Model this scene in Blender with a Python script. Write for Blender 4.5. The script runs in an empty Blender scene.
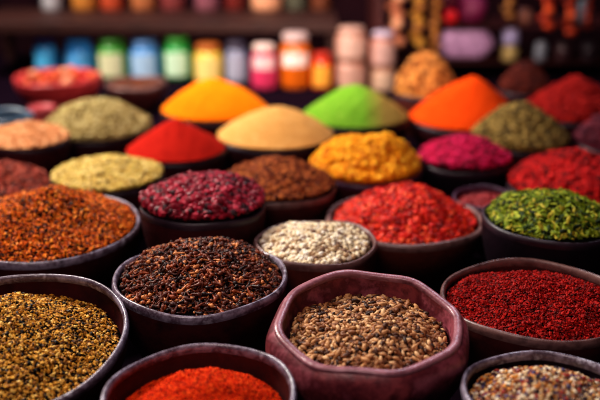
import bpy, math, random
import numpy as np
from mathutils import Vector, Matrix

random.seed(7)
RNG = np.random.default_rng(11)
scene = bpy.context.scene
COL = scene.collection

# ------------------------------------------------------------------ camera
F = 900.0                       # focal length in pixels of the 600-wide frame
PITCH = math.radians(19.5)
CAMZ = 0.76
RIM = 0.14                      # usual height of a bowl rim above the table
SP, CP = math.sin(PITCH), math.cos(PITCH)

cd = bpy.data.cameras.new('camera')
cam = bpy.data.objects.new('camera', cd)
COL.objects.link(cam)
cam.location = (0, 0, CAMZ)
cam.rotation_euler = (math.pi / 2 - PITCH, 0, 0)
cd.sensor_fit = 'HORIZONTAL'
cd.sensor_width = 36.0
cd.lens = 36.0 * F / 600.0
cd.clip_start = 0.02
cd.dof.use_dof = True
cd.dof.focus_distance = 1.36
cd.dof.aperture_fstop = 1.8
cd.dof.aperture_blades = 0
scene.camera = cam


def ray(u, v):
    """direction of the picture point (u, v) from the camera"""
    a, b = (u - 300.0) / F, (200.0 - v) / F
    return Vector((a, CP + b * SP, -SP + b * CP))


def on_z(u, v, z):
    d = ray(u, v)
    k = (z - CAMZ) / d.z
    return Vector((d.x * k, d.y * k, z)), k


def on_y(u, v, y):
    d = ray(u, v)
    k = y / d.y
    return Vector((d.x * k, y, CAMZ + d.z * k))


# ------------------------------------------------------------------ materials
def lin(c):
    def f(x):
        x = x / 255.0
        return x / 12.92 if x <= 0.04045 else ((x + 0.055) / 1.055) ** 2.4
    return (f(c[0]), f(c[1]), f(c[2]), 1.0)


def new_mat(name):
    m = bpy.data.materials.new(name)
    m.use_nodes = True
    nt = m.node_tree
    b = nt.nodes['Principled BSDF']
    return m, nt, b


def ramp_node(nt, cols, interp='LINEAR', pos=None):
    r = nt.nodes.new('ShaderNodeValToRGB')
    cr = r.color_ramp
    cr.interpolation = interp
    n = len(cols)
    while len(cr.elements) < n:
        cr.elements.new(0.5)
    for i, c in enumerate(cols):
        cr.elements[i].position = pos[i] if pos else i / max(1, n - 1)
        cr.elements[i].color = c
    return r


def mat_noise(name, cols, scale=20, rough=0.6, bump=0.3, detail=6, spec=0.4, bscale=None, dist=0.004, coat=0.0):
    """blotchy surface colour from noise with a fine bump"""
    m, nt, b = new_mat(name)
    tc = nt.nodes.new('ShaderNodeTexCoord')
    n = nt.nodes.new('ShaderNodeTexNoise')
    n.inputs['Scale'].default_value = scale
    n.inputs['Detail'].default_value = detail
    n.inputs['Roughness'].default_value = 0.65
    nt.links.new(tc.outputs['Object'], n.inputs['Vector'])
    r = ramp_node(nt, cols, pos=[0.3 + 0.4 * i / max(1, len(cols) - 1) for i in range(len(cols))])
    nt.links.new(n.outputs['Fac'], r.inputs['Fac'])
    nt.links.new(r.outputs['Color'], b.inputs['Base Color'])
    b.inputs['Roughness'].default_value = rough
    b.inputs['Specular IOR Level'].default_value = spec
    b.inputs['Coat Weight'].default_value = coat
    if bump:
        n2 = nt.nodes.new('ShaderNodeTexNoise')
        n2.inputs['Scale'].default_value = bscale or scale * 4
        n2.inputs['Detail'].default_value = 8
        nt.links.new(tc.outputs['Object'], n2.inputs['Vector'])
        bp = nt.nodes.new('ShaderNodeBump')
        bp.inputs['Strength'].default_value = bump
        bp.inputs['Distance'].default_value = dist
        nt.links.new(n2.outputs['Fac'], bp.inputs['Height'])
        nt.links.new(bp.outputs['Normal'], b.inputs['Normal'])
    return m


def mat_grain(name, cols, rough=0.5, spec=0.4, interp='CONSTANT'):
    """each grain gets a tone of its own"""
    m, nt, b = new_mat(name)
    g = nt.nodes.new('ShaderNodeNewGeometry')
    n = len(cols)
    if interp == 'CONSTANT':
        r = ramp_node(nt, cols, 'CONSTANT', [i / n for i in range(n)])
    else:
        r = ramp_node(nt, cols)
    nt.links.new(g.outputs['Random Per Island'], r.inputs['Fac'])
    nt.links.new(r.outputs['Color'], b.inputs['Base Color'])
    b.inputs['Roughness'].default_value = rough
    b.inputs['Specular IOR Level'].default_value = spec
    return m


def L(*cs):
    return [lin(c) for c in cs]


def scaled(c, k):
    return (c[0] * k, c[1] * k, c[2] * k, 1.0)


# ------------------------------------------------------------------ mesh helpers
def link(name, verts, faces, mats, parent=None, loc=None, smooth=True, mat_idx=None, rot=None):
    me = bpy.data.meshes.new(name)
    me.from_pydata(verts if isinstance(verts, list) else verts.tolist(), [], faces if isinstance(faces, list) else faces.tolist())
    for m in (mats if isinstance(mats, (list, tuple)) else [mats]):
        me.materials.append(m)
    if mat_idx is not None:
        me.polygons.foreach_set('material_index', np.asarray(mat_idx, dtype=np.int32))
    if isinstance(smooth, bool):
        me.polygons.foreach_set('use_smooth', np.full(len(me.polygons), smooth))
    else:
        me.polygons.foreach_set('use_smooth', np.asarray(smooth, dtype=bool))
    me.update()
    o = bpy.data.objects.new(name, me)
    COL.objects.link(o)
    if parent is not None:
        o.parent = parent
    if loc is not None:
        o.location = loc
    if rot is not None:
        o.rotation_euler = rot
    return o


def tag(o, label, cat, group=None, kind=None):
    o['label'] = label
    o['category'] = cat
    if group:
        o['group'] = group
    if kind:
        o['kind'] = kind
    return o


def empty(name, loc, rz=0):
    o = bpy.data.objects.new(name, None)
    o.empty_display_size = 0.02
    COL.objects.link(o)
    o.location = loc
    o.rotation_euler = (0, 0, rz)
    return o


def lathe(profile, seg=48, outline=None, zw=None):
    """surface of revolution of [(r, z)]; outline(theta) scales the radius, zw(theta) lifts the rim"""
    vs, fs = [], []
    zmax = max(z for r, z in profile) or 1
    n = len(profile)
    for i in range(seg):
        t = 2 * math.pi * i / seg
        s = outline(t) if outline else 1.0
        w = zw(t) if zw else 0.0
        for r, z in profile:
            vs.append((r * s * math.cos(t), r * s * math.sin(t), z + w * max(0.0, z / zmax) ** 2))
    for i in range(seg):
        j = (i + 1) % seg
        for k in range(n - 1):
            fs.append((i * n + k, j * n + k, j * n + k + 1, i * n + k + 1))
    return vs, fs


def box_mesh(sx, sy, sz, bev=0.004):
    """box standing on z = 0 with chamfered edges"""
    import bmesh
    bm = bmesh.new()
    bmesh.ops.create_cube(bm, size=1.0)
    for v in bm.verts:
        v.co = Vector((v.co.x * sx, v.co.y * sy, (v.co.z + 0.5) * sz))
    bmesh.ops.bevel(bm, geom=list(bm.edges), offset=bev, segments=2, affect='EDGES', profile=0.5)
    bm.verts.index_update()
    vs = [tuple(v.co) for v in bm.verts]
    fs = [[v.index for v in f.verts] for f in bm.faces]
    bm.free()
    return vs, fs


class Sines:
    """smooth pseudo noise on the plane"""
    def __init__(self, freq, n=10, seed=0):
        g = np.random.default_rng(seed)
        a = g.uniform(0, 2 * np.pi, n)
        f = freq * g.uniform(0.5, 1.6, n)
        self.kx, self.ky, self.ph = f * np.cos(a), f * np.sin(a), g.uniform(0, 2 * np.pi, n)
        self.n = n

    def __call__(self, x, y):
        x, y = np.asarray(x), np.asarray(y)
        return np.sin(x[..., None] * self.kx + y[..., None] * self.ky + self.ph).sum(-1) / math.sqrt(self.n)


# ------------------------------------------------------------------ bowls
BOWLS = []


def octagon(rot, sharp=0.75):
    def g(t):
        a = (t - rot) % (math.pi / 4) - math.pi / 8
        p = math.cos(math.pi / 8) / math.cos(a)       # unit circumradius octagon
        return sharp * (p / 0.955) + (1 - sharp)

    def f(t):
        return sum(g(t + d * 0.035) for d in range(-4, 5)) / 9
    return f


class Bowl:
    pass


def make_bowl(label, cx, cy, a, body_mat, rim_mat, h=None, rim=RIM, base=0.0, thick=0.0055, lip=0.0, outline=None, wob=0.012,
              seed=0, tilt=0.0, flare=0.55, shoulder=0.0, lipz=0.008, name='bowl', cat='bowl', group=None, sy=1.0):
    c, k = on_z(cx, cy, rim)
    R = a * k / F
    h = rim - base
    rs = random.Random(seed)
    ph = [rs.uniform(0, 6.28) for _ in range(6)]

    def outl(t):
        s = outline(t) if outline else 1.0
        return s * (1 + wob * (0.6 * math.sin(2 * t + ph[0]) + 0.45 * math.sin(3 * t + ph[1]) + 0.25 * math.sin(5 * t + ph[2])))

    def zw(t):
        return wob * 0.22 * (math.sin(2 * t + ph[3]) + 0.6 * math.sin(5 * t + ph[4]))
    t = thick
    # outside going up, then inside going down
    if tilt:
        base += flare * R * math.sin(abs(tilt))
        h = rim - base
    out = [(0.0, 0.0), (flare * R * 0.96, 0.0), (flare * R, 0.004)]
    N = 30

    def pin(q):
        x = max(0.0, (q - 0.80) / 0.20)
        return 1.0 - shoulder * (1.0 - math.sqrt(max(0.0, 1.0 - 0.98 * x * x)))
    for i in range(1, N + 1):
        q = i / N
        rr = R * (flare + (1 - flare) * math.sin(min(1.0, q * (1.0 + 1.4 * shoulder)) * math.pi / 2) ** 0.9) * pin(q)
        out.append((rr, 0.004 + (h - 0.012) * q))
    inn = []
    for i in range(N, -1, -1):
        q = i / N
        rr = max(0.01, R * (1 - shoulder) * (flare + (1 - flare) * math.sin(q * math.pi / 2) ** 0.9) - t)
        inn.append((rr, 0.014 + (h - 0.022) * q))
    inn.append((0.0, 0.014))
    b = Bowl()
    b.R, b.t, b.h, b.c, b.k, b.rim, b.outl, b.inn, b.base = R, t, h, c, k, rim, outl, inn, base
    b.loc = Vector((c.x, c.y + h * math.sin(tilt), rim - h * math.cos(tilt)))     # the rim centre stays put when the bowl leans
    b.scale = k / F           # metres per picture pixel at the bowl
    seg = 72
    vs, fs = lathe(out, seg, outl, zw)
    v2, f2 = lathe(inn, seg, outl, zw)
    n1 = len(vs)
    vs += v2
    fs += [tuple(i + n1 for i in f) for f in f2]
    o = link(name, vs, fs, body_mat, loc=b.loc, rot=(tilt, 0, 0))
    tag(o, label, cat, group)
    # lip
    ro, ri = out[-1][0], inn[0][0]
    zo, zi = out[-1][1], inn[0][1]
    mid, half = (ro + ri) / 2, (ro - ri) / 2
    lipp = [(ro, zo - 0.004)]
    for i in range(9):
        an = math.pi * i / 8
        lipp.append((mid + (half + 0.0015 + lip) * math.cos(an), zo + 0.002 + (lipz + lip * 0.6) * math.sin(an)))
    lipp.append((ri, zi - 0.004))
    vs, fs = lathe(lipp, seg, outl, zw)
    link('rim', vs, fs, rim_mat, parent=o)
    b.obj = o
    b.tilt = tilt
    BOWLS.append((label, c.x, c.y, R * sy))
    return b


# ------------------------------------------------------------------ grains
def octa_sub():
    v = [(1, 0, 0), (-1, 0, 0), (0, 1, 0), (0, -1, 0), (0, 0, 1), (0, 0, -1)]
    f = [(0, 2, 4), (2, 1, 4), (1, 3, 4), (3, 0, 4), (2, 0, 5), (1, 2, 5), (3, 1, 5), (0, 3, 5)]
    v = [np.array(p, float) for p in v]
    mid, out = {}, []

    def m(a, b):
        k = (min(a, b), max(a, b))
        if k not in mid:
            p = v[a] + v[b]
            v.append(p / np.linalg.norm(p))
            mid[k] = len(v) - 1
        return mid[k]
    for a, b, c in f:
        ab, bc, ca = m(a, b), m(b, c), m(c, a)
        out += [(a, ab, ca), (ab, b, bc), (ca, bc, c), (ab, bc, ca)]
    return np.array(v), np.array(out)


def octa():
    v = np.array([(1, 0, 0), (-1, 0, 0), (0, 1, 0), (0, -1, 0), (0, 0, 1), (0, 0, -1)], float)
    f = np.array([(0, 2, 4), (2, 1, 4), (1, 3, 4), (3, 0, 4), (2, 0, 5), (1, 2, 5), (3, 1, 5), (0, 3, 5)])
    return v, f


def grain_variants(kind, n=8):
    g = np.random.default_rng(3)
    out = []
    for i in range(n):
        if kind == 'crumb':                       # angular granule
            v, f = octa()
            v = v * g.uniform(0.7, 1.1, (6, 1)) * np.array([1.0, 0.75, 0.6]) + g.normal(0, 0.08, v.shape)
        elif kind == 'seed':                      # slim oval seed, slightly bent
            v, f = octa_sub()
            v = v * np.array([1.0, 0.48, 0.42])
            v[:, 2] += 0.18 * g.uniform(-1, 1) * v[:, 0] ** 2
            v[:, 1] += 0.22 * g.uniform(-1, 1) * v[:, 0] ** 2
        elif kind == 'bean':                      # plump seed
            v, f = octa_sub()
            v = v * np.array([1.0, 0.8, 0.7]) * g.uniform(0.9, 1.08, (len(v), 1))
        elif kind == 'flake':                     # curled chip
            v, f = octa_sub()
            v = v * np.array([1.0, 0.68, 0.22]) * g.uniform(0.75, 1.15, (len(v), 1))
            v[:, 2] += 0.35 * g.uniform(-1, 1) * v[:, 0] ** 2 + 0.25 * g.uniform(-1, 1) * v[:, 1] ** 2
        elif kind == 'leaf':                      # narrow curled leaf piece
            v, f = octa_sub()
            v = v * np.array([1.0, 0.38, 0.16]) * g.uniform(0.85, 1.1, (len(v), 1))
            v[:, 2] += 0.4 * g.uniform(-1, 1) * v[:, 0] ** 2
        elif kind == 'berry':                     # shrivelled berry
            v, f = octa_sub()
            v = v * np.array([1.0, 0.72, 0.6]) * g.uniform(0.72, 1.12, (len(v), 1))
        elif kind == 'chunk':
            v, f = octa_sub()
            v = v * np.array([1.0, 0.8, 0.7]) * g.uniform(0.7, 1.15, (len(v), 1))
        elif kind == 'clove':                     # stalk with a knobbed head
            rings = [(-1.0, 0.10), (-0.5, 0.17), (0.25, 0.22), (0.5, 0.40), (0.75, 0.36), (1.0, 0.12)]
            vv = []
            bend = g.uniform(-0.3, 0.3)
            for x, r in rings:
                for q in range(5):
                    t = 2 * math.pi * q / 5
                    vv.append((x, r * math.cos(t) * g.uniform(0.8, 1.2) + bend * x * x, r * math.sin(t)))
            v = np.array(vv)
            ff = []
            for a in range(len(rings) - 1):
                for q in range(5):
                    q2 = (q + 1) % 5
                    A, B, C_, D = a * 5 + q, a * 5 + q2, (a + 1) * 5 + q2, (a + 1) * 5 + q
                    ff += [(A, B, C_), (A, C_, D)]
            for q in range(1, 4):
                ff += [(0, q + 1, q), (25, 25 + q, 25 + q + 1)]
            f = np.array(ff)
        out.append((v, f))
    return out


SMOOTH = {'crumb': False, 'seed': True, 'bean': True, 'flake': False, 'leaf': False, 'berry': True, 'chunk': False, 'clove': True}


def make_heap(label, bowl, base_mat, grain_mat=None, kind='crumb', size=0.005, count=3000, edge=0.0, peak=0.05, off=(0, 0),
              cone=0.5, lump=0.004, lump_f=40, fine=0.0, seed=1, tiltrand=0.5, lift=0.5, cat='spice', name='spice_heap', bumps=(), szvar=0.3,
              fill=1.0, soft=0.12, over=False):
    """one heap of loose spice in a bowl: a mound surface with its grains on it.  Heights are relative to the rim."""
    z_edge = bowl.h + edge - 0.004
    # inner wall radius at that height
    zs = [p[1] for p in bowl.inn][::-1]
    rr = [p[0] for p in bowl.inn][::-1]
    Re = (float(np.interp(z_edge, zs, rr)) - 0.002) * fill
    if edge >= 0:
        Re = (bowl.inn[0][0] - 0.002) * fill
    if over:                                       # heaped over the lip
        z_edge = bowl.h + 0.0055
        Re = bowl.R * 1.0
    g = np.random.default_rng(seed)
    s1, s2, s3 = Sines(lump_f, 10, seed), Sines(lump_f * 3.1, 10, seed + 50), Sines(lump_f * 9, 14, seed + 90)
    ol = np.array([bowl.outl(t) for t in np.linspace(0, 2 * math.pi, 361)])
    tt = np.linspace(0, 2 * math.pi, 361)
    ox, oy = off[0] * Re, off[1] * Re

    def surf(rho, th):
        o = np.interp(th % (2 * math.pi), tt, ol)
        x = Re * o * rho * np.cos(th) + ox * (1 - rho)
        y = Re * o * rho * np.sin(th) + oy * (1 - rho)
        sm = np.sqrt(rho ** 2 + soft ** 2)
        e = math.sqrt(1 + soft ** 2)
        pc = (e - sm) / (e - soft)
        pr = 1 - rho ** 2.2
        z = z_edge + peak * (cone * pc + (1 - cone) * pr)
        w = np.clip((1 - rho) * 6, 0, 1)
        z = z + w * (lump * s1(x, y) + 0.45 * lump * s2(x, y)) + fine * s3(x, y) * np.clip((1 - rho) * 12, 0.2, 1)
        for (bx, by, br, bh) in bumps:
            z = z + bh * np.exp(-(((x - bx * Re) ** 2 + (y - by * Re) ** 2) / (br * Re) ** 2)) * w
        return np.stack([x, y, z], -1)
    nr, nt_ = 44, 120
    rho = np.linspace(0, 1, nr + 1)[1:]
    th = np.linspace(0, 2 * math.pi, nt_, endpoint=False)
    RR, TT = np.meshgrid(rho, th, indexing='ij')
    V = surf(RR, TT).reshape(-1, 3)
    c0 = surf(np.array([0.0]), np.array([0.0]))
    # below the grains the heap fills the bowl down to its bottom
    olt = np.array([bowl.outl(t) for t in th])
    zlow = [z_edge - (0.0002 if over else 0.006) - (z_edge - 0.024) * q / 5 for q in range(6)]
    rows = []
    for zz in zlow:
        r_ = (min(float(np.interp(zz, zs, rr)) - 0.0025, Re)) * olt
        rows.append(np.stack([r_ * np.cos(th), r_ * np.sin(th), np.full(nt_, zz)], -1))
    verts = np.concatenate([c0, V] + rows + [np.array([[0, 0, zlow[-1]]])])
    F_ = []
    for j in range(nt_):
        j2 = (j + 1) % nt_
        F_.append((0, 1 + j, 1 + j2))
        e0 = 1 + (nr + 5) * nt_
        F_.append((len(verts) - 1, e0 + j2, e0 + j))
    for i in range(nr + 5):
        for j in range(nt_):
            j2 = (j + 1) % nt_
            a, b, c, d = 1 + i * nt_ + j, 1 + i * nt_ + j2, 1 + (i + 1) * nt_ + j2, 1 + (i + 1) * nt_ + j
            F_.append((a, d, c))
            F_.append((a, c, b))
    faces = np.array(F_)
    mi = np.zeros(len(faces), dtype=np.int32)
    sm = np.ones(len(faces), dtype=bool)
    if grain_mat is not None and count:
        rh = np.sqrt(g.uniform(0, (1 - 1.0 * size / Re) ** 2, count))
        th = g.uniform(0, 2 * math.pi, count)
        e = 0.01
        P = surf(rh, th)
        # normals from two neighbours in the plane
        Pa = surf(np.clip(rh + e, 0, 1), th) - surf(np.clip(rh - e, 0, 1), th)
        Pb = surf(rh, th + e) - surf(rh, th - e)
        Nn = np.cross(Pa, Pb)
        Nn /= np.linalg.norm(Nn, axis=1, keepdims=True) + 1e-12
        Nn[Nn[:, 2] < 0] *= -1
        Nn = Nn + g.normal(0, tiltrand * 0.5, Nn.shape)
        Nn /= np.linalg.norm(Nn, axis=1, keepdims=True)
        A = g.normal(0, 1, Nn.shape)
        X = A - (A * Nn).sum(1, keepdims=True) * Nn
        X /= np.linalg.norm(X, axis=1, keepdims=True)
        Y = np.cross(Nn, X)
        sc = size * np.clip(np.exp(g.normal(0, szvar, count)), 0.6, 1.6)
        P = P + Nn * (sc * g.uniform(-0.15, lift, count))[:, None]
        var = grain_variants(kind)
        which = g.integers(0, len(var), count)
        base_n = len(verts)
        VS, FS = [verts], [faces]
        for w, (bv, bf) in enumerate(var):
            idx = np.where(which == w)[0]
            if not len(idx):
                continue
            M = np.stack([X[idx], Y[idx], Nn[idx]], axis=-1) * sc[idx][:, None, None]
            W = np.einsum('nij,vj->nvi', M, bv) + P[idx][:, None, :]
            # keep every grain clear of the bowl wall
            wr = np.hypot(W[..., 0], W[..., 1])
            wa = np.arctan2(W[..., 1], W[..., 0]) % (2 * math.pi)
            lim = (np.interp(W[..., 2], zs, rr) - 0.0018) * np.interp(wa, tt, ol)
            if over:
                lim = np.where(W[..., 2] > bowl.h + 0.004, Re * 1.02 * np.interp(wa, tt, ol), lim)
            ovr = np.maximum(0, (wr - lim).max(axis=1))
            pr = np.hypot(P[idx, 0], P[idx, 1]) + 1e-9
            W[..., 0] -= (ovr * P[idx, 0] / pr)[:, None]
            W[..., 1] -= (ovr * P[idx, 1] / pr)[:, None]
            VS.append(W.reshape(-1, 3))
            FS.append((bf[None] + (np.arange(len(idx)) * len(bv))[:, None, None] + base_n).reshape(-1, 3))
            base_n += len(idx) * len(bv)
        verts = np.concatenate(VS)
        nf0 = len(faces)
        faces = np.concatenate(FS)
        mi = np.concatenate([mi, np.ones(len(faces) - nf0, dtype=np.int32)])
        sm = np.concatenate([sm, np.full(len(faces) - nf0, SMOOTH[kind])])
    o = link(name, verts, faces, [base_mat] + ([grain_mat] if grain_mat else []), mat_idx=mi, smooth=sm,
             loc=bowl.loc, rot=(bowl.tilt, 0, 0))
    tag(o, label, cat, kind='stuff')
    return o


# ------------------------------------------------------------------ bowl materials
def mat_bowl(name, cols, rough=0.5, bump=0.35, spec=0.35, scale=14):
    return mat_noise(name, cols, scale=scale, rough=rough, bump=bump, spec=spec, bscale=scale * 5, dist=0.003)


M_DARK = mat_bowl('dark lacquered wood', L((36, 10, 18), (66, 21, 25), (42, 13, 20)), rough=0.6, spec=0.15)
M_DARKB = mat_bowl('dark brown wood', L((42, 13, 17), (72, 26, 25), (48, 16, 19)))
M_BLACK = mat_bowl('blackened wood', L((18, 8, 18), (30, 13, 25)), rough=0.6, spec=0.15)
M_CLAYD = mat_bowl('dark fired clay', L((56, 20, 18), (88, 36, 26), (64, 24, 22)), rough=0.55)
M_CLAY = mat_bowl('reddish purple clay', L((58, 20, 30), (168, 88, 100), (96, 36, 44), (150, 68, 72), (56, 18, 24)), rough=0.42, bump=0.5, spec=0.5, scale=11)  # paler tones paint highlight streaks into the clay colour
M_CLAYR = mat_bowl('purple red clay rim', L((92, 44, 54), (168, 112, 122), (108, 54, 60)), rough=0.36, bump=0.4, spec=0.6, scale=16)
M_RIM = mat_noise('worn highlight-painted grey rim', L((54, 38, 54), (146, 134, 150), (76, 54, 68), (194, 188, 202)), scale=30, rough=0.34, bump=0.3, spec=0.7, dist=0.002)  # worn grey, its palest patches brightened as painted rim highlights
M_RIMB = mat_noise('worn brown rim', L((66, 38, 38), (122, 88, 84), (78, 46, 46)), scale=26, rough=0.42, bump=0.3, spec=0.55, dist=0.002)
M_RIMP = mat_noise('purple glazed rim', L((58, 30, 52), (96, 62, 84)), scale=20, rough=0.4, bump=0.2, spec=0.5, dist=0.002)
M_RIMD = mat_noise('dark rim', L((34, 20, 30), (60, 42, 54)), scale=26, rough=0.45, bump=0.2, spec=0.5, dist=0.002)


def pair(dark, *cols, rough=0.55, spec=0.3, interp='CONSTANT', nm='grain'):
    base = mat_noise(nm + ' bed', [scaled(lin(dark), 1.0), scaled(lin(dark), 0.6)], scale=120, rough=0.9, bump=0.6, spec=0.1, dist=0.003)  # darker bed colour stands in for shade in the gaps between grains
    gr = mat_grain(nm, [lin(c) for c in cols], rough=rough, spec=spec, interp=interp)
    return base, gr


def powder(nm, *cols, scale=60, bump=0.5):
    return mat_noise(nm, [lin(c) for c in cols], scale=scale, rough=0.9, bump=bump, spec=0.1, bscale=scale * 4, dist=0.004)


# ================================================================== front row
b = make_bowl('dark bowl with worn highlight-painted grey rim holding yellow-brown granules, cut by left edge', 13.7, 336.1, 112.5, M_DARK, M_RIM, tilt=math.radians(11), seed=1, rim=0.154)
bed, gr = pair((14, 7, 3), (226, 168, 64), (200, 138, 42), (240, 196, 100), (158, 102, 32), (96, 58, 18), (214, 154, 54), (20, 10, 5), rough=0.55, spec=0.25, nm='yellow brown granules')  # the near-black grain tone imitates shaded gaps among the granules
make_heap('yellow-brown granules in the dark bowl at the bottom left', b, bed, gr, 'crumb', 0.0026, 19000, lift=1.3, edge=-0.035, peak=0.048, off=(-0.6, 0.15), cone=0.4, seed=11)

b = make_bowl('dark wooden bowl with worn, highlight-painted rim holding red powder, at bottom edge', 199.0, 394.1, 96.9, M_DARKB, M_RIM, tilt=math.radians(3), seed=2, rim=0.151)
bed, gr = pair((90, 12, 2), (226, 62, 12), (200, 46, 8), (240, 88, 26), (130, 22, 4), (214, 54, 10), rough=0.8, spec=0.1, nm='bright red powder')
make_heap('bright red-orange ground powder in the bottom centre-left bowl', b, bed, gr, 'crumb', 0.0019, 26000, edge=-0.034, peak=0.040, off=(0.0, 0.05), cone=0.5, seed=12, fine=0.0005)

b = make_bowl('thick eight-sided reddish purple clay bowl holding brown seeds', 369.0, 316.5, 102.5, M_CLAY, M_CLAYR, thick=0.007, lip=0.0, lipz=0.004, outline=octagon(0.2, 0.8), wob=0.014, seed=3, flare=0.42, shoulder=0.11, tilt=math.radians(7), rim=0.182)
bed, gr = pair((16, 8, 6), (198, 146, 96), (164, 110, 68), (222, 178, 128), (128, 80, 48), (192, 140, 92), (84, 48, 30), (140, 88, 52), (60, 34, 20), rough=0.5, spec=0.35, nm='brown seeds')
make_heap('plump light-brown seeds in the eight-sided clay bowl', b, bed, gr, 'seed', 0.0053, 4300, lift=1.1, szvar=0.18, edge=-0.038, peak=0.022, off=(0.0, 0.15), cone=0.3, seed=13)

b = make_bowl('dark grey-rimmed bowl holding mixed pale seeds, bottom right corner', 549.1, 392.0, 85.9, M_BLACK, M_RIM, seed=4, rim=0.144)
bed, gr = pair((16, 9, 10), (226, 196, 150), (190, 146, 88), (240, 224, 194), (110, 62, 36), (176, 108, 60), (84, 70, 110), (214, 140, 56), (70, 36, 30), (150, 50, 34), (52, 38, 50), (200, 170, 130), rough=0.45, spec=0.3, nm='mixed seeds')
make_heap('multicoloured mix of cream, orange and grey seeds in the bottom right bowl', b, bed, gr, 'chunk', 0.0027, 10500, lift=1.3, edge=-0.022, peak=0.034, off=(0.05, 0.0), cone=0.35, seed=14)

# ================================================================== second row
b = make_bowl('dark bowl with thin grey rim under the orange-brown granule mound', 41.8, 224.8, 97.6, M_DARK, M_RIM, seed=5, rim=0.147, wob=0.008)
bed, gr = pair((18, 5, 3), (240, 126, 22), (216, 98, 14), (248, 150, 40), (150, 58, 10), (84, 28, 8), (230, 112, 18), (22, 7, 4), rough=0.55, spec=0.2, nm='orange brown granules')  # near-black grains paint in the dark of shaded gaps
make_heap('tall mound of coarse orange-brown granules at left', b, bed, gr, 'crumb', 0.0027, 19000, lift=1.3, edge=0.001, peak=0.074, off=(0.12, 0.0), cone=0.95, seed=15)

b = make_bowl('dark bowl with thin bluish rim holding dark dried buds', 200.9, 275.6, 87.0, M_DARK, M_RIM, seed=6, rim=0.166)
bed, gr = pair((12, 5, 4), (150, 70, 32), (86, 34, 18), (120, 52, 24), (66, 24, 13), (104, 44, 20), (206, 130, 74), (54, 20, 12), (92, 38, 18), (36, 14, 10), rough=0.5, spec=0.35, nm='dark dried buds')
make_heap('dark brown dried buds with stalks heaped in the left-centre bowl', b, bed, gr, 'clove', 0.0062, 5200, edge=-0.010, peak=0.050, off=(0.05, 0.35), cone=0.3, seed=16, lift=0.9, tiltrand=0.8)

b = make_bowl('small reddish brown clay bowl holding pale round seeds', 315.4, 241.2, 60.9, M_CLAYD, M_RIMB, seed=7, flare=0.6, rim=0.155)
bed, gr = pair((96, 74, 52), (238, 224, 192), (220, 198, 158), (246, 236, 216), (176, 140, 102), (230, 210, 174), (130, 100, 80), rough=0.45, spec=0.3, nm='pale seeds')
make_heap('cream pale seeds filling the small clay bowl in the middle', b, bed, gr, 'bean', 0.0040, 4200, lift=0.8, edge=-0.002, peak=0.024, off=(-0.15, 0.1), cone=0.2, seed=17, fill=0.97)

b = make_bowl('brown clay bowl with thick rim holding the red flake mound', 405.4, 217.2, 78.7, M_CLAYD, M_RIMB, seed=8, thick=0.011, rim=0.124)
bed, gr = pair((84, 6, 2), (214, 34, 12), (190, 22, 8), (228, 56, 24), (130, 10, 6), (232, 84, 44), (204, 28, 10), (160, 14, 6), rough=0.5, spec=0.22, nm='red pepper flakes')
make_heap('glossy bright red pepper flakes in a tall mound, right of centre', b, bed, gr, 'flake', 0.0052, 9000, lift=0.9, edge=-0.004, peak=0.068, off=(0.0, 0.0), cone=0.6, seed=18, fill=0.98)

b = make_bowl('dark bowl with worn brown rim holding deep red granules at right', 536.7, 297.8, 94.8, M_DARKB, M_RIMB, seed=9, rim=0.146)
bed, gr = pair((14, 1, 2), (160, 14, 8), (128, 9, 6), (176, 24, 12), (84, 6, 5), (146, 12, 8), rough=0.6, spec=0.15, nm='deep red granules')
make_heap('deep crimson small granules in the wide bowl at the right', b, bed, gr, 'crumb', 0.0026, 19000, lift=1.3, edge=-0.016, peak=0.034, off=(0.0, 0.1), cone=0.3, seed=19)

b = make_bowl('black bowl under the green herb mound at right edge', 551.0, 217.4, 68.2, M_BLACK, M_RIMD, seed=10, rim=0.181, wob=0.008)
bed, gr = pair((12, 18, 4), (126, 140, 24), (92, 112, 16), (160, 168, 48), (44, 62, 10), (30, 40, 8), (108, 124, 20), (176, 160, 50), rough=0.6, spec=0.2, nm='green herb')
make_heap('heaped dried green herb leaves at the right edge', b, bed, gr, 'leaf', 0.0064, 6200, edge=0.001, peak=0.044, off=(0.0, 0.0), cone=0.3, seed=20, lift=0.9, tiltrand=0.8)

b = make_bowl('small shallow dark bowl with shiny rim behind the green herb', 487.8, 197.3, 34.5, M_CLAY, M_RIMP, seed=31, rim=0.117)
bed, gr = pair((90, 20, 24), (150, 40, 44), (120, 28, 34), (170, 60, 60), nm='dull red crumbs')
make_heap('dull red crumbs in the small bowl behind the green herb', b, bed, gr, 'crumb', 0.005, 1200, edge=-0.012, peak=0.012, seed=32)

# ================================================================== third row
b = make_bowl('dark bowl under reddish brown crumbs cut by the left edge', -12.7, 188.6, 63.0, M_DARK, M_RIMD, seed=11, rim=0.114, wob=0.008)
bed, gr = pair((50, 14, 10), (160, 62, 44), (130, 44, 30), (180, 86, 62), (70, 22, 16), rough=0.6, spec=0.2, nm='reddish brown crumbs')
make_heap('reddish brown coarse crumbs at the left edge above the orange mound', b, bed, gr, 'crumb', 0.0056, 5000, edge=0.0, peak=0.050, off=(0.1, 0), cone=0.4, seed=21, over=True, lump=0.001)

b = make_bowl('dark bowl under the pale yellow seed mound', 107.9, 176.4, 55.8, M_DARK, M_RIMD, seed=12, rim=0.143, wob=0.005)
bed, gr = pair((110, 88, 36), (208, 176, 92), (186, 150, 64), (220, 194, 118), (140, 112, 48), (194, 168, 80), rough=0.6, spec=0.2, nm='pale yellow seeds')
make_heap('pale yellow seeds in a low mound, left of the dark red berries', b, bed, gr, 'bean', 0.0046, 5000, edge=0.0, peak=0.030, off=(0.05, 0), cone=0.85, lump=0.003, seed=22, over=True)

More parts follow.
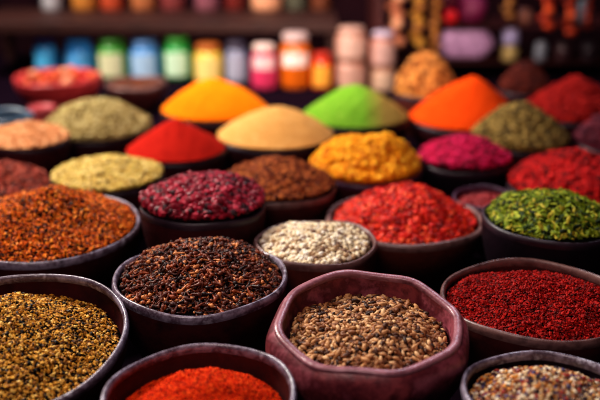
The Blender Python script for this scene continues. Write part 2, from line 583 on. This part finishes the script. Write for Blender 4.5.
b = make_bowl('dark bowl with grey rim under the dark red berries', 203.4, 203.1, 61.9, M_DARK, M_RIMD, seed=13, rim=0.191, wob=0.008)
bed, gr = pair((26, 2, 10), (156, 22, 48), (116, 12, 34), (176, 38, 62), (52, 6, 18), (134, 16, 40), rough=0.5, spec=0.25, nm='dark red berries')
make_heap('dark crimson-purple dried berries heaped left of centre', b, bed, gr, 'chunk', 0.0058, 5200, lift=0.9, edge=0.0, peak=0.043, off=(0, 0), cone=0.3, seed=23, over=True)

b = make_bowl('dark bowl with brown rim under the rust-brown flakes', 277.4, 184.5, 58.5, M_DARKB, M_RIMB, seed=14, rim=0.150, wob=0.008)
bed, gr = pair((70, 26, 10), (154, 76, 30), (124, 54, 20), (176, 98, 44), (84, 32, 14), rough=0.7, spec=0.15, nm='rust brown flakes')
make_heap('rust-brown ground flakes between the berries and yellow chunks', b, bed, gr, 'flake', 0.0042, 5200, edge=0.0, peak=0.052, off=(-0.1, 0), cone=0.7, lump=0.003, seed=24, over=True)

b = make_bowl('dark bowl with purple rim under the golden yellow chunks', 365.8, 167.7, 56.3, M_DARK, M_RIMP, seed=15, rim=0.135, wob=0.008)
bed, gr = pair((190, 104, 8), (240, 166, 28), (230, 148, 16), (246, 184, 50), (206, 120, 14), rough=0.7, spec=0.15, nm='golden chunks')
make_heap('golden yellow lumpy chunks heaped in two humps', b, bed, gr, 'chunk', 0.0064, 3600, edge=0.0, peak=0.062, off=(-0.25, 0), cone=0.2, seed=25, bumps=((0.45, -0.1, 0.35, 0.03),), over=True)

b = make_bowl('dark bowl under the bright magenta crumbs', 463.9, 159.1, 46.8, M_BLACK, M_RIMD, seed=16, rim=0.135, wob=0.008)
bed, gr = pair((80, 2, 28), (190, 14, 72), (164, 8, 58), (208, 34, 92), (110, 4, 40), rough=0.7, spec=0.15, nm='magenta crumbs')
make_heap('bright magenta-pink crumbs in a low heap at right', b, bed, gr, 'chunk', 0.0052, 3600, edge=0.0, peak=0.044, off=(0, 0), cone=0.1, seed=26, over=True)

b = make_bowl('dark bowl under the red crumb mound behind the green herb', 574.4, 186.5, 65.4, M_DARK, M_RIMD, seed=17, rim=0.113, wob=0.008)
bed, gr = pair((80, 4, 6), (176, 16, 18), (150, 10, 14), (194, 34, 30), (90, 6, 8), rough=0.7, spec=0.15, nm='red crumbs')
make_heap('crimson red coarse crumbs in a tall mound behind the green herb', b, bed, gr, 'chunk', 0.0060, 4600, edge=0.0, peak=0.073, off=(-0.05, 0), cone=0.6, seed=27, over=True)

# ================================================================== fourth row, out of focus
def far(label_b, label_h, cx, cy, a, cols, peak, kind='crumb', size=0.006, count=900, cone=0.6, seed=40, off=(0, 0), body=M_DARK, rimm=M_RIMD, rim=RIM, lump=0.004,
        dark=None, bumps=(), base=0.0, side=None):
    b = make_bowl(label_b, cx, cy, a, body, rimm, wob=0.008, seed=seed, rim=rim, base=base)
    bed = powder(label_h.split(' in ')[0], *cols)
    if side:                                   # a second colour of powder poured on the right half
        nt = bed.node_tree
        bs = nt.nodes['Principled BSDF']
        old = bs.inputs['Base Color'].links[0].from_socket
        tc = nt.nodes.new('ShaderNodeTexCoord')
        sx = nt.nodes.new('ShaderNodeSeparateXYZ')
        nt.links.new(tc.outputs['Object'], sx.inputs[0])
        mr = nt.nodes.new('ShaderNodeMapRange')
        mr.inputs['From Min'].default_value = 0.015
        mr.inputs['From Max'].default_value = 0.075
        nt.links.new(sx.outputs['X'], mr.inputs['Value'])
        mx = nt.nodes.new('ShaderNodeMixRGB')
        nt.links.new(mr.outputs['Result'], mx.inputs['Fac'])
        nt.links.new(old, mx.inputs['Color1'])
        mx.inputs['Color2'].default_value = lin(side)
        nt.links.new(mx.outputs['Color'], bs.inputs['Base Color'])
        count = 0
    gr = mat_grain('grains of ' + label_h, [lin(c) for c in cols], rough=0.8, spec=0.2)
    make_heap(label_h, b, bed, gr, kind, size, count, edge=0.0, peak=peak, off=off, cone=cone, seed=seed + 100, lump=lump, bumps=bumps, over=True)
    return b


far('dark bowl under the tan mound at the left edge', 'tan mound of crumbs at the left edge', 26.9, 139.3, 41.8,
    [(228, 164, 112), (210, 144, 94), (236, 180, 130)], 0.036, cone=0.9, lump=0.002, seed=41, rim=0.154)
far('dark bowl under the large olive-beige mound', 'olive-beige coarse mound before the blue and green jars', 97.2, 128.2, 54.5,
    [(178, 156, 98), (150, 130, 76), (196, 178, 124), (120, 100, 56)], 0.075, 'bean', 0.0052, 4200, lump=0.002, seed=42, cone=0.45, rim=0.122)
far('dark bowl under the deep red powder cone', 'smooth deep red powder cone below the orange-yellow mound', 176.4, 150.4, 49.6,
    [(168, 22, 10), (180, 30, 14), (154, 16, 8)], 0.073, seed=43, cone=0.85, count=0, lump=0.0015, rim=0.138)
far('dark bowl under the orange-yellow powder', 'smooth bright orange-yellow powder cone', 215.0, 110.0, 53.0,
    [(250, 132, 0), (244, 120, 0), (252, 144, 4)], 0.087, seed=44, cone=0.5, count=0, lump=0.0018, rim=0.140)
far('dark bowl under the wide peach powder', 'wide peach-tan powder mound in the middle distance', 275.5, 135.6, 58.1,
    [(224, 168, 98), (214, 154, 84), (232, 180, 112)], 0.076, seed=45, cone=0.6, count=0, lump=0.0022, rim=0.136)
bg = far('dark bowl under the lime green powder', 'lime green powder mound with a tan right side', 355.0, 116.5, 53.6,
         [(118, 158, 48), (100, 150, 36), (132, 166, 58)], 0.083, seed=46, cone=0.55, count=0, lump=0.002, side=(150, 124, 62), rim=0.131)
far('dark bowl under the vivid orange powder', 'vivid orange powder cone in the right distance', 464.6, 118.6, 55.1,
    [(238, 82, 10), (230, 72, 6), (244, 94, 18)], 0.118, off=(0.12, 0), seed=47, cone=0.75, count=0, lump=0.0018, rim=0.119)
far('dark bowl under the dark olive mound', 'dark olive-brown coarse mound before the vivid orange cone', 519.0, 139.2, 48.5,
    [(136, 110, 54), (100, 80, 36), (160, 134, 74), (70, 54, 26)], 0.081, 'bean', 0.0052, 3600, seed=48, cone=0.5, rim=0.136)
far('dark bowl under the far scarlet mound', 'scarlet mound at the far right behind the dark olive one', 572.2, 112.9, 48.7,
    [(150, 16, 12), (124, 10, 10), (168, 28, 18)], 0.093, 'chunk', 0.006, 2600, seed=49, cone=0.75, rim=0.138)
far('dark bowl cut by the right edge holding dark plum crumbs', 'dark plum crumbs at the right edge', 613.2, 143.0, 39.7,
    [(84, 26, 40), (64, 18, 32), (100, 36, 48)], 0.070, 'berry', 0.0075, 900, seed=50, cone=0.5, rim=0.137)

far('dark bowl under the dim red-brown heap before the right rack', 'dim red-brown crumbs before the right rack of pots', 524.0, 90.0, 26.0,
    [(84, 28, 20), (64, 20, 16), (104, 40, 26)], 0.075, 'chunk', 0.007, 700, seed=51, cone=0.5, rim=0.140)

# ================================================================== table and background
tbl_mat = mat_noise('dark purple cloth', L((15, 5, 16), (22, 8, 21), (16, 6, 17)), scale=9, rough=0.9, bump=0.2, spec=0.03)
vs, fs = box_mesh(3.4, 3.55, 0.05, 0.006)
t = empty('display_table', (0, 2.45, -0.80))
tag(t, 'long dark market table carrying all the spice bowls', 'table')
link('tabletop', vs, fs, tbl_mat, parent=t, loc=(0, 0, 0.75), smooth=False)
for sx in (-1, 1):
    for sy in (-1, 1):
        vs, fs = box_mesh(0.08, 0.08, 0.75, 0.004)
        link('leg', vs, fs, M_DARKB, parent=t, loc=(sx * 1.55, sy * 1.62, 0), smooth=False)

floor_mat = mat_noise('dark stone floor', L((18, 10, 16), (30, 18, 24)), scale=4, rough=0.9, bump=0.2)
o = link('floor', [(-4, -2, 0), (4, -2, 0), (4, 6, 0), (-4, 6, 0)], [(0, 1, 2, 3)], floor_mat, loc=(0, 0, -0.80))
o['kind'] = 'structure'
wall_mat = mat_noise('dark plum back wall', L((26, 9, 17), (40, 14, 22), (22, 8, 18)), scale=3, rough=0.9, bump=0.2, spec=0.1)
o = link('wall_back', [(-4, 0, 0), (4, 0, 0), (4, 0, 3), (-4, 0, 3)], [(0, 1, 2, 3)], wall_mat, loc=(0, 4.35, -0.80))
o['kind'] = 'structure'

YS = 3.62                       # front of the things at the back of the table
WOOD = mat_noise('reddish brown shelf wood', L((36, 13, 11), (58, 24, 17), (40, 15, 12)), scale=6, rough=0.6, bump=0.2)


def px(u, v, y=YS):
    return on_y(u, v, y)


def pxm(y=YS, v=60):
    """metres per pixel on the vertical plane at y"""
    d = ray(300, v)
    return (y / d.y) / F


# left rack: a low shelf on posts above the jars
zt = px(300, 22).z
zb = px(300, 33).z
x0, x1 = px(-30, 30).x, px(338, 30).x
rack = empty('shelf_rack', ((x0 + x1) / 2, YS + 0.21, 0))
tag(rack, 'low reddish brown shelf rack over the row of jars at the back', 'shelf')
vs, fs = box_mesh(x1 - x0, 0.44, zt - zb, 0.004)
link('shelf_board', vs, fs, WOOD, parent=rack, loc=(0, 0, zb), smooth=False)
for sx in (-1, 1):
    for sy in (-0.18, 0.18):
        vs, fs = box_mesh(0.035, 0.035, zb + 0.002, 0.003)
        link('post', vs, fs, WOOD, parent=rack, loc=(sx * (x1 - x0 - 0.05) / 2, sy, 0), smooth=False)

# right rack: two thin dark boards
zr2 = px(500, 62).z
zr1 = px(500, 26).z
x0, x1 = px(380, 40).x, px(640, 40).x
rack2 = empty('shelf_rack', ((x0 + x1) / 2, YS + 0.14, 0))
tag(rack2, 'dark shelf rack at the right back carrying bags and small pots', 'shelf')
for z in (zr2, zr1):
    vs, fs = box_mesh(x1 - x0, 0.28, 0.009, 0.002)
    link('shelf_board', vs, fs, M_DARKB, parent=rack2, loc=(0, 0, z - 0.009), smooth=False)
for sx in (-1, 1):
    vs, fs = box_mesh(0.03, 0.42, 0.62, 0.003)
    link('side_panel', vs, fs, M_DARKB, parent=rack2, loc=(sx * (x1 - x0 + 0.03) / 2, -0.05, 0), smooth=False)
vs, fs = box_mesh(x1 - x0 + 0.08, 0.04, 0.04, 0.003)
link('hanging_rail', vs, fs, M_DARKB, parent=rack2, loc=(0, -0.14 - 0.075, 0.60), smooth=False)


def plain(name, c, rough=0.5, spec=0.4):
    return mat_noise(name, [lin(c), scaled(lin(c), 0.8)], scale=12, rough=rough, bump=0.05, spec=spec)


o_y = {}


def jar(label, u0, u1, v0, v1, body, lid, lab=None, y=YS, base_z=None, group=None, name='jar', lid_frac=0.16, round_=False, labfrac=(0.1, 0.8)):
    """a jar with lid and wrap label; v1 only sets the height when base_z is None"""
    if base_z == 0:
        y = on_z((u0 + u1) / 2, v1, 0.0)[0].y
    k = pxm(y, (v0 + v1) / 2)
    c = px((u0 + u1) / 2, (v0 + v1) / 2, y)
    R = (u1 - u0) * k / 2
    top = px((u0 + u1) / 2, v0, y).z
    bz = px((u0 + u1) / 2, v1, y).z if base_z is None else base_z
    H = top - bz
    if name == 'pot':
        bz += 0.001
    o = empty(name, (c.x, y + R, bz))
    tag(o, label, name, group)
    hb = H * (1 - lid_frac)
    neck = 0.72 if not round_ else 0.55
    prof = [(0, 0), (R * 0.9, 0), (R * 0.98, 0.006), (R, 0.02), (R, hb * 0.70), (R * 0.96, hb * 0.82), (R * (neck + 0.14), hb * 0.93), (R * neck, hb), (0, hb)]
    v, f = lathe(prof, 32)
    link('jar_body', v, f, plain(label + ' body', body, 0.25, 0.5), parent=o)
    lr = R * (neck + 0.1)
    v, f = lathe([(0, 0), (lr, 0), (lr, H * lid_frac * 0.75), (lr * 0.85, H * lid_frac), (0, H * lid_frac)], 32)
    link('lid', v, f, plain(label + ' lid', lid), parent=o, loc=(0, 0, hb - 0.001))
    if lab:
        z0, z1 = hb * labfrac[0], hb * labfrac[1]
        vv, ff = [], []
        n = 20
        for i in range(n + 1):
            t = -math.pi / 2 - 0.85 + 1.7 * i / n
            for z in (z0, z1):
                vv.append(((R + 0.0012) * math.cos(t), (R + 0.0012) * math.sin(t), z))
        for i in range(n):
            ff.append((2 * i, 2 * i + 2, 2 * i + 3, 2 * i + 1))
        link('wrap_label', vv, ff, plain(label + ' wrap', lab, 0.6, 0.3), parent=o)
    o_y[o.name] = (y, bz + H)
    return o


G = 'jars in a row at the back of the table'
jar('mid-blue jar, leftmost of the row at the back', 31, 54, 41, 78, (70, 170, 235), (30, 40, 100), (90, 190, 240), base_z=0, group=G)
jar('wider mid-blue jar, second from left in the back row', 61, 91, 42, 78, (70, 160, 235), (50, 130, 200), (100, 180, 240), base_z=0, group=G)
jar('green jar with cream wrap, between the blue jars', 94, 125, 41, 80, (70, 150, 60), (60, 120, 40), (226, 222, 180), base_z=0, group=G)
jar('light blue jar with whitish wrap, between two green jars', 127, 158, 42, 80, (80, 140, 200), (90, 130, 180), (170, 200, 230), base_z=0, group=G)
jar('green jar with pale mint wrap, left of the yellow jar', 161, 190, 39, 80, (40, 150, 70), (60, 140, 50), (200, 226, 196), base_z=0, group=G)
jar('yellow jar with orange lid behind the orange-yellow cone', 192, 222, 46, 84, (220, 180, 70), (170, 90, 30), (240, 210, 130), base_z=0, group=G)
jar('blue-grey jar right of the yellow jar', 224, 247, 43, 84, (120, 120, 144), (60, 50, 66), (160, 160, 178), base_z=0, group=G)
jar('pink jar with white top right of the blue-grey jar', 250, 277, 46, 90, (206, 60, 100), (222, 190, 180), (226, 190, 190), base_z=0, group=G, labfrac=(0.55, 0.9))
jar('tall amber jar with white upper half', 279, 311, 35, 90, (200, 96, 20), (190, 160, 156), (236, 214, 206), base_z=0, group=G, labfrac=(0.5, 0.8))
jar('short orange-red jar with yellow wrap right of the tall amber jar', 311, 333, 54, 90, (210, 60, 20), (180, 40, 16), (230, 160, 60), base_z=0, group=G)

# two stacks of pale pots
G2 = 'pale pink pots in two stacks'
low1 = jar('broad pale pink pot at the bottom of the left stack', 335, 368, 61, 90, (176, 124, 108), (164, 116, 100), (190, 146, 132), base_z=0, group=G2, lid_frac=0.08)
jar('tall domed pale pink pot on top of the left stack', 336, 368, 29, 62, (186, 134, 116), (190, 146, 130), (204, 164, 150), base_z=o_y[low1.name][1] + 0.0005, y=o_y[low1.name][0], group=G2)
low2 = jar('small cream pot at the bottom of the right stack', 372, 397, 68, 92, (178, 130, 106), (170, 124, 104), (194, 160, 138), base_z=0, group=G2, lid_frac=0.08)
jar('pinkish white pot on top of the right stack', 371, 397, 33, 67, (176, 114, 98), (184, 164, 180), (194, 152, 144), base_z=o_y[low2.name][1] + 0.0005, y=o_y[low2.name][0], group=G2)

# upper shelf jars: only their lower halves are in the picture
G3 = 'jars on the upper shelf of the left rack'
ups = [('whitish jar on the left rack shelf', 38, 57, (190, 186, 190), (120, 110, 120)),
       ('golden jar on the left rack shelf', 68, 92, (200, 130, 60), (90, 40, 20)),
       ('orange-red jar on the left rack shelf', 97, 119, (190, 80, 50), (100, 30, 20)),
       ('tan jar on the left rack shelf', 128, 152, (180, 110, 70), (80, 40, 30)),
       ('dull rose jar on the left rack shelf', 158, 182, (130, 60, 60), (70, 30, 30)),
       ('mauve jar on the left rack shelf', 193, 217, (140, 84, 96), (70, 40, 50)),
       ('dark red jar on the left rack shelf', 224, 243, (110, 36, 32), (60, 20, 20)),
       ('peach jar on the left rack shelf', 250, 281, (226, 160, 124), (150, 80, 60)),
       ('grey-green jar on the left rack shelf', 286, 306, (86, 84, 70), (50, 46, 40)),
       ('brown jar on the left rack shelf', 311, 331, (110, 60, 40), (60, 30, 24))]
for lb, u0, u1, c1, c2 in ups:
    jar(lb, u0, u1, -36, 11, c1, c2, y=on_z(300, 11, zt)[0].y, base_z=zt, group=G3)


# burgundy bowl of fruit at the far left, standing on a squat pink pot
def small_bowl(label, u, v, a, body, rimm, base, rim, name='bowl', seed=0):
    return make_bowl(label, u, v, a, body, rimm, rim=rim, base=base, seed=seed, thick=0.01)


BURG = mat_bowl('burgundy glaze', L((170, 42, 50), (196, 66, 66), (150, 34, 44)), rough=0.4, spec=0.5)
PINKP = mat_bowl('rose glaze', L((170, 60, 66), (196, 90, 90)), rough=0.5)
cP, kP = on_z(42, 108, 0.09)
o = empty('pot', (cP.x, cP.y, 0))
tag(o, 'squat rose pink pot behind the tan and olive mounds', 'pot')
rp = 17 * kP / F
v, f = lathe([(0, 0), (rp * 0.7, 0), (rp, 0.03), (rp, 0.055), (rp * 0.75, 0.085), (rp * 0.8, 0.095), (rp * 0.7, 0.095), (rp * 0.65, 0.08), (0, 0.06)], 32)
link('pot_body', v, f, PINKP, parent=o)
bb = small_bowl('burgundy bowl piled with small orange fruit below the blue jars', 58, 76, 43, BURG, BURG, 0.0, 0.125, seed=61)
bb2 = small_bowl('brown wooden bowl in front of the light blue jar', 136, 82, 30, M_DARKB, M_RIMB, 0.0, 0.10, seed=62)
bed, gr = pair((60, 26, 14), (110, 56, 30), (90, 44, 22), (130, 70, 40), nm='brown crumbs')
make_heap('brown crumbs in the wooden bowl under the light blue jar', bb2, bed, gr, 'crumb', 0.007, 600, edge=-0.01, peak=0.02, seed=162)
# fruit
FR = [plain('fruit %d' % i, c, 0.5) for i, c in enumerate([(226, 110, 60), (214, 84, 44), (222, 150, 110), (200, 60, 50)])]
fv, ff = lathe([(0, 0.0)] + [(math.sin(q * math.pi / 8), 1 - math.cos(q * math.pi / 8)) for q in range(1, 7)] + [(0.36, 1.93), (0.14, 1.84), (0, 1.82)], 16)
i = 0
for ring, n in ((0.0, 1), (0.42, 6), (0.78, 10)):
    for q in range(n):
        t = 2 * math.pi * q / n + ring
        r = 0.014 + 0.002 * ((i * 7) % 3)
        vs2 = [(x * r, y * r, z * r) for x, y, z in fv]
        x, y = bb.c.x + ring * bb.R * math.cos(t), bb.c.y + ring * bb.R * math.sin(t)
        zf = bb.rim - 0.024 + 0.010 * (1 - ring)
        o = link('fruit', vs2, ff, FR[i % 4], loc=(x, y, zf))
        tag(o, 'small orange or salmon fruit piled in the burgundy bowl', 'fruit', 'fruit in the burgundy bowl')
        i += 1
BLUEG = mat_bowl('blue grey glaze', L((70, 90, 110), (110, 130, 146)), rough=0.3, spec=0.6)
bl = small_bowl('blue-grey glazed bowl at the left edge behind the tan mound', 3, 115, 30, BLUEG, BLUEG, 0.0, 0.12, seed=63)

# brown heap behind the lime powder
far('brown basket-like bowl behind the lime green powder', 'golden brown chunk heap behind the lime green powder', 424.9, 92.6, 30.9,
    [(180, 112, 50), (140, 80, 34), (206, 140, 72), (110, 60, 26)], 0.115, 'chunk', 0.0085, 1300, seed=64, cone=0.3, body=M_CLAYD, rim=0.139)


# hanging strings
def garland(label, u, v0, v1, w, cols, y, kind='chunk', group=None, n=12):
    k = pxm(y, 20)
    top = 0.598
    zlow = px(u, v1, y).z
    c = px(u, v1, y)
    o = empty('garland', (c.x, y, zlow))
    tag(o, label, 'garland', group)
    hgt = top - zlow
    cm = plain(label + ' cord', (70, 40, 24), 0.8)
    v, f = lathe([(0.003, 0.0), (0.003, hgt), (0, hgt)], 8)
    link('cord', v, f, cm, parent=o)
    mats = [plain(label + ' %d' % i, cc, 0.6) for i, cc in enumerate(cols)]
    var = grain_variants(kind)
    r = w * k / 2
    step = r * 0.8
    zz, i = r * 0.6, 0
    while zz < hgt - r * 1.3 and i < 60:
        bv, bf = var[i % len(var)]
        ang = i * 2.4
        R3 = np.array(Matrix.Rotation(ang, 3, 'Z') @ Matrix.Rotation(0.5 * math.sin(i * 1.7), 3, 'X'))
        vv = (bv * r * 0.85) @ R3.T
        link('pod', vv, bf, mats[i % len(mats)], parent=o, loc=(0.25 * r * math.cos(ang), 0.25 * r * math.sin(ang), zz), smooth=True)
        zz += step
        i += 1
    return o


YG = YS + 0.035
G4 = 'strings of dried pods hanging at the back'
garland('thick pinkish tan string hanging right of the pale pots', 395, 0, 48, 22, [(220, 140, 104), (190, 110, 80), (232, 164, 126)], YS - 0.075, group=G4)
garland('golden string hanging between tan string and magenta bags', 417, 0, 48, 18, [(210, 150, 60), (180, 120, 40), (150, 90, 34)], YS - 0.075, group=G4)
garland('thin amber string beside the red ball', 434, 0, 50, 13, [(190, 120, 50), (150, 90, 36)], YS - 0.075, group=G4)
garland('golden brown string between the magenta bag and the orange-red strings', 508, 0, 20, 15, [(170, 110, 50), (130, 80, 34)], YS - 0.075, group=G4)
garland('long orange-red pod string, left of the two', 546, 0, 31, 18, [(206, 66, 22), (170, 46, 16), (220, 84, 30)], YS - 0.075, group=G4)
garland('long orange-red pod string, right of the two', 568, 0, 37, 19, [(190, 60, 20), (160, 44, 16), (206, 80, 30)], YS - 0.075, group=G4)
garland('short string ending in an orange pod below the grey pot', 586, 0, 29, 9, [(186, 60, 24), (160, 46, 20)], YS - 0.075, group=G4)


# bags
def bag(label, u0, u1, v0, v1, c, y, bz, group=None, name='bag'):
    k = pxm(y, (v0 + v1) / 2)
    cx = px((u0 + u1) / 2, (v0 + v1) / 2, y).x
    W = (u1 - u0) * k / 2
    H = px(300, v0, y).z - bz
    n, m = 28, 16
    vs, fs = [], []
    s = Sines(30, 8, int(u0))
    for i in range(m + 1):
        ph = math.pi * i / m
        for j in range(n):
            t = 2 * math.pi * j / n
            sx = math.copysign(abs(math.cos(t)) ** 0.6, math.cos(t)) * math.sin(ph) ** 0.55
            sy = math.copysign(abs(math.sin(t)) ** 0.8, math.sin(t)) * math.sin(ph) ** 0.55
            x, yy, z = W * sx, min(W, 0.06) * sy, H * (0.5 - 0.5 * math.cos(ph))
            q = 0.06 * float(s(np.array(x * 1.5), np.array(z * 1.5 + yy)))
            vs.append((x * (1 + q), yy * (1 + 2 * q), z))
    for i in range(m):
        for j in range(n):
            j2 = (j + 1) % n
            fs.append((i * n + j, i * n + j2, (i + 1) * n + j2, (i + 1) * n + j))
    o = link(name, vs, fs, mat_noise(label, [lin(c), scaled(lin(c), 0.6), scaled(lin(c), 1.15)], scale=25, rough=0.5, bump=0.2), loc=(cx, y + 0.075, bz + 0.001))
    tag(o, label, 'bag', group)
    return o


bag('wide lavender bag lying on the right rack below the magenta bags', 438, 497, 30, 62, (236, 180, 228), YS, zr2)
bag('magenta bag on the right rack, next to the red ball', 462, 489, -4, 26, (150, 40, 92), YS, zr1)
bag('dark rose bag behind the red ball', 440, 459, -12, 26, (120, 26, 54), YS + 0.10, zr1)
k = pxm()
c = px(452, 20)
r = 7.5 * k
o = link('ball', [(x * r, y * r, z * r) for x, y, z in fv], ff, plain('red ball', (226, 24, 34), 0.4), loc=(c.x, YS + r, zr1 + 0.0005))
tag(o, 'small bright red ball on the right rack beside the magenta bag', 'ball')

G5 = 'small pots on the right rack'
jar('cream pot under the lavender one on the right rack', 503, 520, 46, 62, (206, 176, 116), (190, 160, 110), y=YS, base_z=zr2, group=G5, name='pot', lid_frac=0.1)
zc = px(511, 46).z + 0.0005
jar('pale lavender pot stacked on the cream pot', 504, 521, 29, 46, (190, 176, 216), (200, 186, 220), y=YS, base_z=zc, group=G5, name='pot')
jar('slim pale grey pot right of the cream pot', 536, 549, 43, 62, (126, 126, 136), (140, 140, 150), y=YS, base_z=zr2, group=G5, name='pot')
jar('dim brownish pot on the right rack, third pot from left', 557, 574, 44, 62, (78, 50, 54), (66, 44, 46), y=YS, base_z=zr2, group=G5, name='pot')
jar('dim grey pot on the right rack, rightmost in the lower row', 583, 598, 43, 62, (70, 56, 62), (60, 48, 54), y=YS, base_z=zr2, group=G5, name='pot')
jar('pinkish small pot on the right rack beside the orange-red strings', 519, 533, 10, 26, (176, 116, 96), (160, 100, 84), y=YS + 0.05, base_z=zr1, group=G5, name='pot')
jar('blue-grey pot on the right rack behind the short string', 579, 593, 0, 26, (130, 140, 150), (110, 120, 130), y=YS + 0.10, base_z=zr1, group=G5, name='pot')

# ------------------------------------------------------------------ light
w = bpy.data.worlds.new('world')
scene.world = w
w.use_nodes = True
bgd = w.node_tree.nodes['Background']
bgd.inputs['Color'].default_value = (0.42, 0.30, 0.62, 1)
bgd.inputs['Strength'].default_value = 0.035


def area(name, loc, target, size, power, col, sizey=None):
    ld = bpy.data.lights.new(name, 'AREA')
    ld.shape = 'RECTANGLE'
    ld.size = size
    ld.size_y = sizey or size
    ld.energy = power
    ld.color = col
    o = bpy.data.objects.new(name, ld)
    COL.objects.link(o)
    o.location = loc
    d = Vector(target) - Vector(loc)
    o.rotation_euler = d.to_track_quat('-Z', 'Y').to_euler()
    return o


area('key_light', (-1.75, 2.85, 2.15), (0.1, 1.8, 0), 0.42, 120, (1.0, 0.93, 0.84))
area('back_light', (0.7, 3.4, 2.3), (0.1, 1.5, 0), 0.7, 22, (0.80, 0.84, 1.0), 0.5)
area('front_fill', (-0.5, 0.2, 2.0), (0, 3.0, 0), 0.7, 22, (1.0, 0.82, 0.78))
o = area('shelf_fill', (0.0, 1.9, 0.98), (0.0, 3.75, 0.10), 0.5, 6, (1.0, 0.86, 0.74), 0.2)  # unseen fill added to brighten the jars at the back
o.data.spread = math.radians(70)

scene.view_settings.view_transform = 'Standard'
scene.view_settings.look = 'Medium High Contrast'
scene.cycles.filter_width = 1.0
scene.cycles.use_adaptive_sampling = False
scene.view_settings.exposure = 0.0
scene.view_settings.gamma = 1.0

# overlap notes for the builder's console
for i in range(len(BOWLS)):
    for j in range(i):
        A, B = BOWLS[i], BOWLS[j]
        d = math.hypot(A[1] - B[1], A[2] - B[2])
        if d < (A[3] + B[3]) * 0.99:
            print('CLOSE %.3f of %.3f: %s | %s' % (d, A[3] + B[3], A[0], B[0]))
